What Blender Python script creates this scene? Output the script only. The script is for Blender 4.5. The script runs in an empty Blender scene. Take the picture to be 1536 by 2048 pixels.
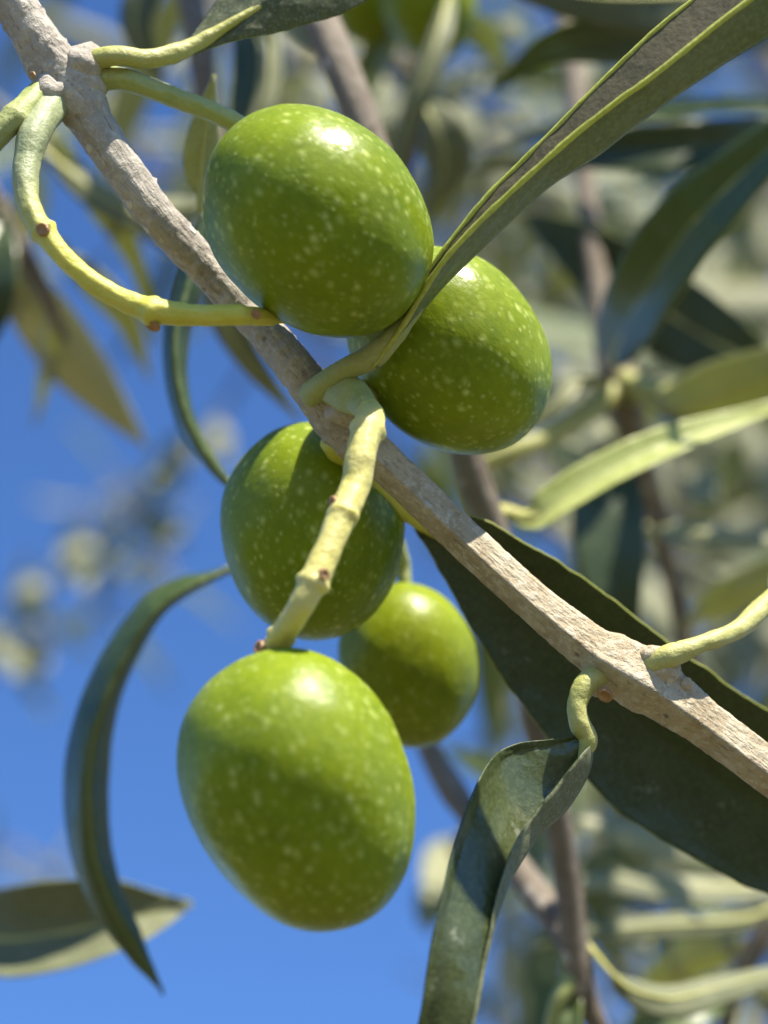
import bpy, bmesh, math, random
from mathutils import Vector, Matrix, noise, Quaternion
random.seed(11)
sc = bpy.context.scene
COL = sc.collection
# ------------------------------------------------------------------ camera
F_PX = 4685.0                 # focal length in photo pixels (photo is 1536 x 2048)
FOCUS = 0.176                 # metres
PITCH = math.radians(36)
cd = bpy.data.cameras.new('camera'); cam = bpy.data.objects.new('camera', cd); COL.objects.link(cam)
cam.location = (0, 0, 1.75); cam.rotation_euler = (math.pi/2 + PITCH, 0, 0)
cd.sensor_fit = 'VERTICAL'; cd.sensor_height = 36.0; cd.lens = 36.0 * F_PX / 2048.0
cd.clip_start = 0.005; cd.clip_end = 2000
cd.dof.use_dof = True; cd.dof.focus_distance = FOCUS
APERTURE_MM = 4.2
cd.dof.aperture_fstop = cd.lens / APERTURE_MM
cd.dof.aperture_blades = 0
sc.camera = cam
CAM = Matrix.Translation(cam.location) @ cam.rotation_euler.to_matrix().to_4x4()
# ------------------------------------------------------------------ sun and sky
L_CAM = Vector((0.32, 0.94, -0.06)).normalized()
L_W = (CAM.to_3x3() @ L_CAM).normalized()
SUN_EL = math.asin(L_W.z); SUN_AZ = math.atan2(L_W.x, L_W.y)
w = bpy.data.worlds.new('World'); sc.world = w; w.use_nodes = True
nt = w.node_tree; nt.nodes.clear()
wo = nt.nodes.new('ShaderNodeOutputWorld'); bg = nt.nodes.new('ShaderNodeBackground')
sky = nt.nodes.new('ShaderNodeTexSky'); sky.sky_type = 'NISHITA'; sky.sun_disc = False
sky.sun_elevation = SUN_EL; sky.sun_rotation = SUN_AZ
sky.altitude = 800; sky.air_density = 0.9; sky.dust_density = 0.0; sky.ozone_density = 3.5
wb = nt.nodes.new('ShaderNodeMix'); wb.data_type = 'RGBA'; wb.blend_type = 'MULTIPLY'; wb.inputs[0].default_value = 1.0
wb.inputs[7].default_value = (0.71, 1.01, 1.37, 1)          # camera white balance for a daylight sky
nt.links.new(sky.outputs[0], wb.inputs[6]); nt.links.new(wb.outputs[2], bg.inputs[0]); bg.inputs[1].default_value = 0.074
nt.links.new(bg.outputs[0], wo.inputs[0])
sd = bpy.data.lights.new('sun', 'SUN'); sd.energy = 5.0; sd.angle = math.radians(0.53); sd.color = (1.0, 0.93, 0.80)
so = bpy.data.objects.new('sun', sd); COL.objects.link(so)
so.rotation_euler = L_W.to_track_quat('Z', 'Y').to_euler(); so.location = (0, 0, 6)
sc.view_settings.view_transform = 'Standard'; sc.view_settings.look = 'None'
sc.view_settings.exposure = 1.22; sc.view_settings.gamma = 1.0

# ------------------------------------------------------------------ helpers
# geometry is worked out in camera-space millimetres (x right, y up, -z away) and stored in world metres
def P(px, py, d): return Vector(((px-768.0)*d/F_PX, -(py-1024.0)*d/F_PX, -d))
def W(v): return CAM @ (v*0.001)
def cr(pts, t):
    n = len(pts)-1; t = max(0.0, min(n-1e-6, t*n)); i = int(t); f = t-i
    p1 = pts[i]; p2 = pts[i+1]
    p0 = pts[i-1] if i > 0 else p1*2-p2
    p3 = pts[i+2] if i+2 <= n else p2*2-p1
    return 0.5*((2*p1)+(p2-p0)*f+(2*p0-5*p1+4*p2-p3)*f*f+(3*p1-p0-3*p2+p3)*f*f*f)
def crs(vals, t):
    n = len(vals)-1; t = max(0.0, min(n-1e-6, t*n)); i = int(t); f = t-i
    f = f*f*(3-2*f); return vals[i]*(1-f)+vals[i+1]*f
def empty(name, at, label, cat, group=None):
    o = bpy.data.objects.new(name, None); COL.objects.link(o); o.location = W(at); o.empty_display_size = 0.005
    tag(o, label, cat, group); return o
def tag(o, label, cat, group=None):
    o['label'] = label; o['category'] = cat
    if group: o['group'] = group
def mesh_obj(name, verts, faces, mats, parent=None, mi=None, uv=None, smooth=True, base=None):
    """verts in camera mm; the mesh is stored relative to the top-level thing's base"""
    root = parent
    while root is not None and root.parent is not None: root = root.parent
    off = root.location.copy() if root is not None else (W(base) if base is not None else Vector((0, 0, 0)))
    me = bpy.data.meshes.new(name)
    me.from_pydata([tuple(W(v)-off) for v in verts], [], faces)
    for m in (mats if isinstance(mats, (list, tuple)) else [mats]): me.materials.append(m)
    if mi: me.polygons.foreach_set('material_index', mi)
    if smooth: me.polygons.foreach_set('use_smooth', [True]*len(faces))
    if uv:
        lay = me.uv_layers.new(name='UVMap')
        flat = []
        for p in me.polygons:
            for vi in p.vertices: flat.extend(uv[vi])
        lay.data.foreach_set('uv', flat)
    me.update()
    o = bpy.data.objects.new(name, me); COL.objects.link(o)
    if parent is not None: o.parent = parent
    elif base is not None: o.location = off
    return o
def tube_data(pts, radii, seg=14, n=60, rough=0.0, freq=1.0, shape=None, lump=None):
    """pts: camera mm vectors, radii: mm per key; returns verts, faces, uv"""
    V = []; Fc = []; UV = []
    C = [cr(pts, i/n) for i in range(n+1)]
    R = [crs(radii, i/n) for i in range(n+1)]
    T = [(C[min(i+1, n)]-C[max(i-1, 0)]).normalized() for i in range(n+1)]
    ref = Vector((0, 0, 1)); N = (ref-T[0]*ref.dot(T[0])).normalized()
    for i in range(n+1):
        N = (N-T[i]*N.dot(T[i])).normalized(); B = T[i].cross(N)
        for k in range(seg):
            a = 2*math.pi*k/seg+math.pi
            r = R[i]
            if shape: r *= shape(a, i/n)
            d = N*math.cos(a)+B*math.sin(a)
            p = C[i]+d*r
            if rough:
                r2 = rough*(noise.noise(p*freq)+0.5*noise.noise(p*freq*2.7+Vector((9, 1, 4))))
                p = p+d*r2
            if lump: p = p+d*lump(p, i/n, a)
            V.append(p); UV.append((k/seg, i/n))
    for i in range(n):
        for k in range(seg):
            k2 = (k+1) % seg
            Fc.append((i*seg+k, i*seg+k2, (i+1)*seg+k2, (i+1)*seg+k))
    for i, s in ((0, -1), (n, 1)):
        c = len(V); V.append(C[i]+T[i]*s*R[i]*0.35); UV.append((0.5, i/n))
        for k in range(seg):
            k2 = (k+1) % seg
            Fc.append((c, i*seg+k2, i*seg+k) if s < 0 else (c, i*seg+k, i*seg+k2))
    return V, Fc, UV
def tube(name, pts, radii, mat, parent, **kw):
    V, Fc, UV = tube_data(pts, radii, **kw)
    return mesh_obj(name, V, Fc, mat, parent, uv=UV)
def grid_leaf(name, secs, th, mats, parent, flip=False, groove=0.10, uva=None):
    """secs: list of cross sections (camera mm). A closed blade with real thickness, slots: upper, lower, margin"""
    n = len(secs); m = len(secs[0]); nor = []
    for i in range(n):
        row = []
        for j in range(m):
            a = secs[i][min(j+1, m-1)]-secs[i][max(j-1, 0)]
            b = secs[min(i+1, n-1)][j]-secs[max(i-1, 0)][j]
            v = a.cross(b)
            row.append(v.normalized() if v.length > 1e-9 else None)
        nor.append(row)
    for i in range(n):
        for j in range(m):
            if nor[i][j] is None: nor[i][j] = (nor[i-1][j] if i > 0 and nor[i-1][j] else (nor[1][j] or Vector((0, 0, 1))))
    V = []; Fc = []; MI = []; UV = []
    sgn = -1.0 if flip else 1.0
    for s in (1, -1):
        for i in range(n):
            for j in range(m):
                u = uva[j] if uva else j/(m-1)
                e = 0.35+0.65*min(1.0, 6*min(u, 1-u))
                g = groove*math.exp(-((u-0.5)/0.035)**2)*sgn
                V.append(secs[i][j]+nor[i][j]*(s*th*0.5*e-g)); UV.append((u, i/(n-1)))
    off = n*m
    for i in range(n-1):
        for j in range(m-1):
            a, b, c, d = i*m+j, i*m+j+1, (i+1)*m+j+1, (i+1)*m+j
            Fc.append((a, b, c, d)); MI.append(1 if flip else 0)
            Fc.append((off+d, off+c, off+b, off+a)); MI.append(0 if flip else 1)
    for i in range(n-1):
        a, d = i*m, (i+1)*m
        Fc.append((a, d, off+d, off+a)); MI.append(2)
        b, c = i*m+m-1, (i+1)*m+m-1
        Fc.append((c, b, off+b, off+c)); MI.append(2)
    for j in range(m-1):
        Fc.append((j+1, j, off+j, off+j+1)); MI.append(2)
        k = (n-1)*m+j
        Fc.append((k, k+1, off+k+1, off+k)); MI.append(2)
    return mesh_obj(name, V, Fc, mats, parent, mi=MI, uv=UV)
ACROSS = [-1, -.97, -.88, -.72, -.5, -.3, -.14, -.06, 0, .06, .14, .3, .5, .72, .88, .97, 1]
UVA = [(a+1)/2 for a in ACROSS]
def leaf_edges(name, Lk, Mk, Rk, mats, parent, n=70, vfold=0.3, th=0.35, flip=False, wav=0.12, groove=0.1):
    Lp = [P(*k) for k in Lk]; Mp = [P(*k) for k in Mk]; Rp = [P(*k) for k in Rk]
    secs = []
    for i in range(n+1):
        t = i/n; l = cr(Lp, t); m = cr(Mp, t); r = cr(Rp, t); row = []
        for a in ACROSS:
            q = l*(a*(a-1)/2)+m*(1-a*a)+r*(a*(a+1)/2)
            li = l.lerp(m, a+1) if a < 0 else m.lerp(r, a)
            p = q.lerp(li, vfold)
            wv = wav*abs(a)*noise.noise(p*0.35+Vector((3, 7, 1)))+wav*0.35*noise.noise(p*1.3)
            row.append(p+Vector((wv*0.6, wv, wv)))
        secs.append(row)
    return grid_leaf(name, secs, th, mats, parent, flip, groove, UVA)
def leaf_lines(name, lines, mats, parent, n=90, m=22, th=.4, flip=False, wav=.15, groove=.08, lin=.6):
    LP = [[P(*k) for k in ln] for ln in lines]; secs = []
    for i in range(n+1):
        pts = [cr(l, i/n) for l in LP]; row = []
        for j in range(m+1):
            q = j/m*(len(pts)-1); k = min(int(q), len(pts)-2)
            p = cr(pts, j/m).lerp(pts[k].lerp(pts[k+1], q-k), lin); wv = wav*noise.noise(p*.4+Vector((3, 7, 1)))+wav*.4*noise.noise(p*1.4)
            row.append(p+Vector((wv*.4, wv*.5, wv)))
        secs.append(row)
    return grid_leaf(name, secs, th, mats, parent, flip, groove)
def lance(t, s=0.0):
    """lanceolate outline, 0..1"""
    return max(0.035, (math.sin(math.pi*min(1, max(0, t))**0.82))**0.85)*(1-0.15*t)
def leaf_path(name, path, width_px, mats, parent, tilt=0.0, under=True, fold=0.25, n=26, twist=0.0, pet=0.1, th=0.32, curl=0.0, midrib=True):
    """background leaf along pixel path [(px,py,d)..]; width_px seen face on at that depth; tilt (deg) turns it about its length"""
    C = [P(*k) for k in path] if not isinstance(path[0], Vector) else path
    dm = sum(-c.z for c in C)/len(C)
    Wd = width_px*dm/F_PX*0.5
    acr = [-1, -.8, -.45, -.12, 0, .12, .45, .8, 1]
    secs = []; midp = []
    for i in range(n+1):
        t = i/n; c = cr(C, t); T = (cr(C, min(1, t+0.02))-cr(C, max(0, t-0.02))).normalized()
        vz = -c.normalized(); S = T.cross(vz)
        if S.length < 1e-3: S = Vector((1, 0, 0))
        S.normalize(); a = math.radians(tilt+twist*(t-0.5))
        S = Quaternion(T, a) @ S; N = S.cross(T).normalized()
        if N.dot(vz) < 0 and abs(tilt) < 80: N = -N
        if under: N = -N
        tt = (t-pet)/(1-pet)
        wd = Wd*lance(tt) if tt > 0 else Wd*0.09
        row = []
        for q in acr:
            # adaxial side is concave: margins rise towards N
            row.append(c+S*(wd*q*math.cos(fold*abs(q)))+N*(wd*abs(q)**1.5*math.sin(fold)+wd*curl*q*q)
                       + N*(0.18*noise.noise(c*0.2+S*q*3)))
        secs.append(row); midp.append(c-N*(th*0.5))
    a = (secs[n//2][5]-secs[n//2][3]).cross(secs[n//2+1][4]-secs[n//2-1][4])
    c0 = C[len(C)//2]
    S = None
    # which geometric side is adaxial
    Nmid = (secs[n//2][0]+secs[n//2][-1])*0.5-secs[n//2][4]
    flip = a.dot(Nmid) < 0
    o = grid_leaf(name, secs, th, mats, parent, flip, 0.05, [(q+1)/2 for q in acr])
    if midrib:
        r0 = max(0.35, Wd*0.10)
        k = [midp[int(i*n/8)] for i in range(9)]
        tube('midrib', k, [r0*1.15, r0*1.1, r0*0.8, r0*0.65, r0*0.55, r0*0.45, r0*0.35, r0*0.25, 0.08], M['petiole'], o, seg=7, n=24)
    return o

# ------------------------------------------------------------------ materials
M = {}
def new_mat(name):
    m = bpy.data.materials.new(name); m.use_nodes = True
    t = m.node_tree; t.nodes.clear(); return m, t
def nd(t, typ, **kw):
    n = t.nodes.new(typ)
    for k, v in kw.items(): setattr(n, k, v)
    return n
def ramp(t, fac, stops):
    r = nd(t, 'ShaderNodeValToRGB'); e = r.color_ramp.elements
    e[0].position, e[0].color = stops[0][0], (*stops[0][1], 1)
    e[1].position, e[1].color = stops[-1][0], (*stops[-1][1], 1)
    for p, c in stops[1:-1]:
        x = e.new(p); x.color = (*c, 1)
    t.links.new(fac, r.inputs[0]); return r.outputs[0]
def g(v): return (v, v, v)
def mixc(t, fac, a, b, mode='MIX'):
    m = nd(t, 'ShaderNodeMix', data_type='RGBA', blend_type=mode)
    for s, v in ((m.inputs[0], fac), (m.inputs[6], a), (m.inputs[7], b)):
        if hasattr(v, 'is_linked'): t.links.new(v, s)
        elif isinstance(v, (int, float)): s.default_value = v
        else: s.default_value = (*v, 1)
    return m.outputs[2]
def tex(t, kind, scale, coord, detail=4.0, rough=0.55, **kw):
    n = nd(t, kind)
    t.links.new(coord, n.inputs['Vector']); n.inputs['Scale'].default_value = scale
    if 'Detail' in n.inputs and kind == 'ShaderNodeTexNoise':
        n.inputs['Detail'].default_value = detail; n.inputs['Roughness'].default_value = rough
    for k, v in kw.items(): n.inputs[k].default_value = v
    return n
def bump(t, h, strength, dist, nrm=None):
    b = nd(t, 'ShaderNodeBump'); b.inputs['Strength'].default_value = strength; b.inputs['Distance'].default_value = dist
    t.links.new(h, b.inputs['Height'])
    if nrm: t.links.new(nrm, b.inputs['Normal'])
    return b.outputs[0]
def math_n(t, op, a, b=None):
    n = nd(t, 'ShaderNodeMath', operation=op)
    for s, v in ((n.inputs[0], a), (n.inputs[1], b)):
        if v is None: continue
        if hasattr(v, 'is_linked'): t.links.new(v, s)
        else: s.default_value = v
    return n.outputs[0]
def principled(t, **kw):
    p = nd(t, 'ShaderNodeBsdfPrincipled')
    for k, v in kw.items():
        s = p.inputs[k]
        if hasattr(v, 'is_linked'): t.links.new(v, s)
        elif isinstance(v, tuple) and len(v) == 3 and s.type == 'RGBA': s.default_value = (*v, 1)
        else: s.default_value = v
    return p
def out(t, sh):
    o = nd(t, 'ShaderNodeOutputMaterial'); t.links.new(sh, o.inputs[0])

def olive_mat(name, base, deep, seed, fleck=1.0):
    m, t = new_mat(name)
    tc = nd(t, 'ShaderNodeTexCoord'); mp = nd(t, 'ShaderNodeMapping'); mp.inputs['Location'].default_value = (seed*.013, seed*.007, seed*.011)
    mp.inputs['Scale'].default_value = (1, 1, 0.8)
    t.links.new(tc.outputs['Object'], mp.inputs[0]); v = mp.outputs[0]
    wob = tex(t, 'ShaderNodeTexNoise', 900, v, 2)
    v2 = nd(t, 'ShaderNodeVectorMath', operation='MULTIPLY_ADD'); t.links.new(wob.outputs['Color'], v2.inputs[0])
    v2.inputs[1].default_value = (.0005,)*3; t.links.new(v, v2.inputs[2])
    big = tex(t, 'ShaderNodeTexNoise', 130, v, 3)
    col = mixc(t, ramp(t, big.outputs['Fac'], [(0.35, g(0)), (0.7, g(1))]), base, deep)
    mott = tex(t, 'ShaderNodeTexNoise', 1600, v, 3)
    col = mixc(t, ramp(t, mott.outputs['Fac'], [(0.4, g(0)), (0.75, g(.35))]), col, (base[0]*1.5, base[1]*1.35, base[2]*1.6))
    fl = None
    for sca, th, amt in ((880, .29, 1.0), (1600, .30, .75)):
        vo = nd(t, 'ShaderNodeTexVoronoi'); t.links.new(v2.outputs[0], vo.inputs['Vector']); vo.inputs['Scale'].default_value = sca
        sp = ramp(t, vo.outputs['Distance'], [(th*.25, g(1)), (th*.6, g(.55)), (th*1.25, g(0))])
        keep = nd(t, 'ShaderNodeSeparateColor'); t.links.new(vo.outputs['Color'], keep.inputs[0])
        k = ramp(t, keep.outputs[0], [(0.1, g(0.3*amt)), (0.75, g(amt))])
        s = math_n(t, 'MULTIPLY', sp, k)
        fl = s if fl is None else math_n(t, 'MAXIMUM', fl, s)
    dn = tex(t, 'ShaderNodeTexNoise', 95, v, 2)
    fl = math_n(t, 'MULTIPLY', fl, ramp(t, dn.outputs['Fac'], [(.35, g(.6*fleck)), (.6, g(fleck))]))
    col = mixc(t, fl, col, (0.42, 0.48, 0.13))
    # scars: few tiny brown pits
    pit = nd(t, 'ShaderNodeTexVoronoi'); t.links.new(v, pit.inputs['Vector']); pit.inputs['Scale'].default_value = 170
    pf = ramp(t, pit.outputs['Distance'], [(0.02, g(.7)), (0.05, g(0))])
    col = mixc(t, pf, col, (0.12, 0.09, 0.03))
    # waxy bloom seen at grazing angles
    lw = nd(t, 'ShaderNodeLayerWeight'); lw.inputs[0].default_value = 0.35
    bl = tex(t, 'ShaderNodeTexNoise', 260, v, 5)
    b1 = bump(t, fl, 0.25, 0.00012)
    orange = tex(t, 'ShaderNodeTexNoise', 2600, v, 2)
    b2 = bump(t, orange.outputs['Fac'], 0.22, 0.00016, b1)
    slow = tex(t, 'ShaderNodeTexNoise', 160, v, 2)
    b3 = bump(t, slow.outputs['Fac'], 0.22, 0.0012, b2)
    rg = ramp(t, bl.outputs['Fac'], [(0.3, g(.28)), (0.72, g(.46))])
    p = principled(t, **{'Base Color': col, 'Roughness': rg, 'Subsurface Weight': 0.42, 'Subsurface Radius': (1.0, 0.85, 0.18),
                         'Subsurface Scale': 0.0026, 'Specular IOR Level': 0.20, 'Sheen Weight': 0.0, 'Sheen Roughness': 0.4,
                         'Sheen Tint': (0.75, 0.88, 0.95), 'Normal': b3, 'Coat Weight': 0.0, 'Coat Roughness': 0.3})
    out(t, p.outputs[0]); return m

def leaf_mat(name, c1, c2, rough, transl, tcol, spec=0.5, dots=0.0, dotcol=(.3, .33, .25), midcol=None, seed=0, veins=0.25, scuff=0.0):
    m, t = new_mat(name)
    tc = nd(t, 'ShaderNodeTexCoord'); o = tc.outputs['Object']
    n1 = tex(t, 'ShaderNodeTexNoise', 260, o, 5); n2 = tex(t, 'ShaderNodeTexNoise', 2500, o, 4)
    col = mixc(t, ramp(t, n1.outputs['Fac'], [(.3, g(0)), (.72, g(1))]), c1, c2)
    col = mixc(t, ramp(t, n2.outputs['Fac'], [(.42, g(0)), (.8, g(.5))]), col, tuple(min(1, x*1.8+.01) for x in c2))
    if dots:
        vo = nd(t, 'ShaderNodeTexVoronoi'); t.links.new(o, vo.inputs['Vector']); vo.inputs['Scale'].default_value = 3200
        d = ramp(t, vo.outputs['Distance'], [(.12, g(dots)), (.42, g(0))])
        col = mixc(t, d, col, dotcol)
    if scuff:
        n3 = tex(t, 'ShaderNodeTexNoise', 420, o, 6, .7)
        col = mixc(t, ramp(t, n3.outputs['Fac'], [(.62, g(0)), (.72, g(scuff))]), col, (.33, .34, .27))
    sep = nd(t, 'ShaderNodeSeparateXYZ'); t.links.new(tc.outputs['UV'], sep.inputs[0])
    du = math_n(t, 'ABSOLUTE', math_n(t, 'SUBTRACT', sep.outputs[0], 0.5))
    if midcol:
        mf = ramp(t, du, [(0.012, g(.85)), (0.035, g(0))])
        col = mixc(t, mf, col, midcol)
    # side veins: oblique bands in blade coordinates
    vv = math_n(t, 'ADD', math_n(t, 'MULTIPLY', sep.outputs[1], 34.0), math_n(t, 'MULTIPLY', du, -16.0))
    vv = math_n(t, 'ADD', vv, math_n(t, 'MULTIPLY', n1.outputs['Fac'], 2.6))
    vs = math_n(t, 'SINE', math_n(t, 'MULTIPLY', vv, 2.0))
    h = math_n(t, 'ADD', math_n(t, 'MULTIPLY', vs, veins), math_n(t, 'MULTIPLY', n2.outputs['Fac'], 1.0))
    b = bump(t, h, 0.30, 0.00010)
    b = bump(t, n1.outputs['Fac'], 0.35, 0.0007, b)
    rr = ramp(t, n1.outputs['Fac'], [(.3, g(rough*.8)), (.75, g(min(1, rough*1.35)))])
    p = principled(t, **{'Base Color': col, 'Roughness': rr, 'Specular IOR Level': spec, 'Normal': b,
                         'Sheen Weight': 0.0})
    tr = nd(t, 'ShaderNodeBsdfTranslucent'); tr.inputs[0].default_value = (*tcol, 1)
    mx = nd(t, 'ShaderNodeMixShader'); mx.inputs[0].default_value = transl
    t.links.new(p.outputs[0], mx.inputs[1]); t.links.new(tr.outputs[0], mx.inputs[2]); out(t, mx.outputs[0])
    return m

def bark_mat(name, c1, c2, c3, pits=.8, streak=6.0, scale=1.0, white=.6):
    m, t = new_mat(name)
    tc = nd(t, 'ShaderNodeTexCoord'); o = tc.outputs['Object']
    n1 = tex(t, 'ShaderNodeTexNoise', 300*scale, o, 6, .65); n2 = tex(t, 'ShaderNodeTexNoise', 1500*scale, o, 5, .7)
    col = mixc(t, ramp(t, n1.outputs['Fac'], [(.35, g(0)), (.68, g(1))]), c1, c2)
    col = mixc(t, ramp(t, n2.outputs['Fac'], [(.5, g(0)), (.72, g(.8))]), col, c3)
    vo = nd(t, 'ShaderNodeTexVoronoi'); t.links.new(o, vo.inputs['Vector']); vo.inputs['Scale'].default_value = 620*scale
    sc_ = nd(t, 'ShaderNodeSeparateColor'); t.links.new(vo.outputs['Color'], sc_.inputs[0])
    wh = math_n(t, 'MULTIPLY', ramp(t, vo.outputs['Distance'], [(.16, g(1)), (.27, g(0))]), ramp(t, sc_.outputs[0], [(.5, g(0)), (.55, g(white))]))
    dk = math_n(t, 'MULTIPLY', ramp(t, vo.outputs['Distance'], [(.05, g(1)), (.20, g(0))]), ramp(t, sc_.outputs[0], [(.24, g(pits)), (.3, g(0))]))
    col = mixc(t, wh, col, (.62, .55, .46)); col = mixc(t, dk, col, (.06, .045, .035))
    mp = nd(t, 'ShaderNodeMapping'); t.links.new(tc.outputs['UV'], mp.inputs[0]); mp.inputs['Scale'].default_value = (22, 34, 1)
    n4 = tex(t, 'ShaderNodeTexNoise', 1.0, mp.outputs[0], 5, .65)
    fis = ramp(t, n4.outputs['Fac'], [(.33, g(1)), (.43, g(0))])
    col = mixc(t, math_n(t, 'MULTIPLY', fis, .55), col, tuple(x*.35 for x in c1))
    h = math_n(t, 'ADD', n2.outputs['Fac'], math_n(t, 'MULTIPLY', math_n(t, 'SUBTRACT', wh, dk), .6))
    h = math_n(t, 'ADD', h, math_n(t, 'MULTIPLY', n4.outputs['Fac'], 1.6))
    b = bump(t, h, .7, .00035)
    b = bump(t, n1.outputs['Fac'], .5, .0009, b)
    p = principled(t, **{'Base Color': col, 'Roughness': .68, 'Specular IOR Level': .35, 'Normal': b})
    out(t, p.outputs[0]); return m

def stalk_mat(name, c1, c2, sss=.35, spots=.25, root=None):
    m, t = new_mat(name)
    tc = nd(t, 'ShaderNodeTexCoord'); o = tc.outputs['Object']
    n1 = tex(t, 'ShaderNodeTexNoise', 350, o, 5); n2 = tex(t, 'ShaderNodeTexNoise', 2600, o, 4, .65)
    col = mixc(t, ramp(t, n1.outputs['Fac'], [(.35, g(0)), (.7, g(1))]), c1, c2)
    col = mixc(t, ramp(t, n2.outputs['Fac'], [(.5, g(0)), (.75, g(spots))]), col, tuple(min(.8, x*1.25+.06) for x in c1))
    if root:
        sp = nd(t, 'ShaderNodeSeparateXYZ'); t.links.new(tc.outputs['UV'], sp.inputs[0])
        col = mixc(t, ramp(t, sp.outputs[1], [(.2, g(1)), (.42, g(0))]), col, root)
    n3 = tex(t, 'ShaderNodeTexNoise', 900, o, 5, .7)
    col = mixc(t, ramp(t, n3.outputs['Fac'], [(.66, g(0)), (.74, g(.5))]), col, (.2, .14, .06))
    b = bump(t, n2.outputs['Fac'], .4, .00025); b = bump(t, n1.outputs['Fac'], .5, .0008, b)
    p = principled(t, **{'Base Color': col, 'Roughness': .48, 'Subsurface Weight': sss, 'Subsurface Radius': (1, .8, .25),
                         'Subsurface Scale': .0012, 'Specular IOR Level': .4, 'Normal': b})
    out(t, p.outputs[0]); return m

M['olive_a'] = olive_mat('olive_skin', (.165, .225, .006), (.096, .148, .004), 1)
M['olive_b'] = olive_mat('olive_skin_bright', (.190, .250, .008), (.115, .168, .005), 4)
M['olive_c'] = olive_mat('olive_skin_plain', (.190, .240, .008), (.125, .165, .006), 7, .5)
M['upper'] = leaf_mat('leaf_upper', (.032, .056, .010), (.048, .080, .016), .34, .10, (.22, .32, .03), .55, midcol=(.16, .20, .07), scuff=.25)
M['lower'] = leaf_mat('leaf_lower', (.115, .125, .055), (.150, .158, .080), .60, .12, (.30, .33, .06), .35, dots=.45, midcol=(.26, .27, .10))
M['upper_dark'] = leaf_mat('leaf_upper_dark', (.024, .038, .012), (.036, .055, .016), .34, .06, (.16, .25, .03), .32, scuff=.45, dots=.3, dotcol=(.14, .16, .11))
M['upper_gloss'] = leaf_mat('leaf_upper_gloss', (.040, .054, .016), (.058, .074, .026), .27, .05, (.16, .25, .03), .45, scuff=.5, veins=.15, dots=.12, dotcol=(.2, .22, .14))
M['lower_dark'] = leaf_mat('leaf_lower_dark', (.060, .072, .032), (.085, .095, .042), .55, .08, (.2, .24, .05), .35, dots=.35)
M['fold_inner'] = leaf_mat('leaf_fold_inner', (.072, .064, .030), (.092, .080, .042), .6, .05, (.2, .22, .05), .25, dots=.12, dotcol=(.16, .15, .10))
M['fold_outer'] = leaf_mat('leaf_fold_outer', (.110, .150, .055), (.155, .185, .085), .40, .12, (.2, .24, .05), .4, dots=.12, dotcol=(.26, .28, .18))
M['margin_lit'] = leaf_mat('leaf_margin_sunlit', (.42, .46, .08), (.50, .52, .12), .42, .35, (.6, .65, .1), .4)  # brighter copy of the margin colour, sunlight on the edges painted in
M['sunlit_tint'] = leaf_mat('leaf_sunlit_tint', (.34, .38, .10), (.44, .46, .18), .38, .35, (.6, .66, .1), .5)  # pale colour with strong sunlight on the blade painted in
M['khaki'] = leaf_mat('leaf_khaki', (.27, .27, .17), (.36, .35, .24), .55, .30, (.54, .55, .32), .3)
M['margin'] = leaf_mat('leaf_margin', (.30, .34, .06), (.38, .40, .09), .45, .35, (.5, .55, .08), .4)
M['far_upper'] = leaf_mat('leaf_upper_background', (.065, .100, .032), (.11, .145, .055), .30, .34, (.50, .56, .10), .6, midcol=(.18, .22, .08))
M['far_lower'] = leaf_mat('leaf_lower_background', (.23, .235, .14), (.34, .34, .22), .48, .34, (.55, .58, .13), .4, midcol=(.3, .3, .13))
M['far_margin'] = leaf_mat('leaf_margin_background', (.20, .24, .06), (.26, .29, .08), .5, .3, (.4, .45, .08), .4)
M['petiole'] = stalk_mat('petiole', (.36, .36, .10), (.42, .40, .15), .3)
M['stalk_yellow'] = stalk_mat('fruit_stalk_yellow', (.50, .50, .06), (.58, .55, .11), .45)
M['stalk_grad'] = stalk_mat('fruit_stalk_ripening', (.50, .48, .06), (.56, .53, .11), .4, root=(.30, .33, .17))
M['stalk_cream'] = stalk_mat('fruit_stalk_cream', (.52, .47, .12), (.56, .51, .19), .4)
M['stalk_green'] = stalk_mat('fruit_stalk_green', (.28, .32, .10), (.36, .37, .14), .3)
M['bark_a'] = bark_mat('bark_grey', (.29, .25, .20), (.46, .415, .34), (.60, .55, .46), white=.95)
M['bark_b'] = bark_mat('bark_tan', (.34, .26, .15), (.50, .43, .30), (.63, .575, .445), white=.4)
M['bark_far'] = bark_mat('bark_background', (.15, .115, .08), (.22, .18, .13), (.30, .26, .20), scale=.5)
M['bark_trunk'] = bark_mat('bark_trunk', (.12, .10, .08), (.24, .21, .18), (.34, .31, .27), scale=.06)
M['scar'] = stalk_mat('bud_scar', (.34, .20, .08), (.22, .10, .035), .1, .5)
UP = [M['upper'], M['lower'], M['margin']]
DK = [M['upper_dark'], M['lower_dark'], M['margin']]
FAR = [M['far_upper'], M['far_lower'], M['far_margin']]

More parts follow.
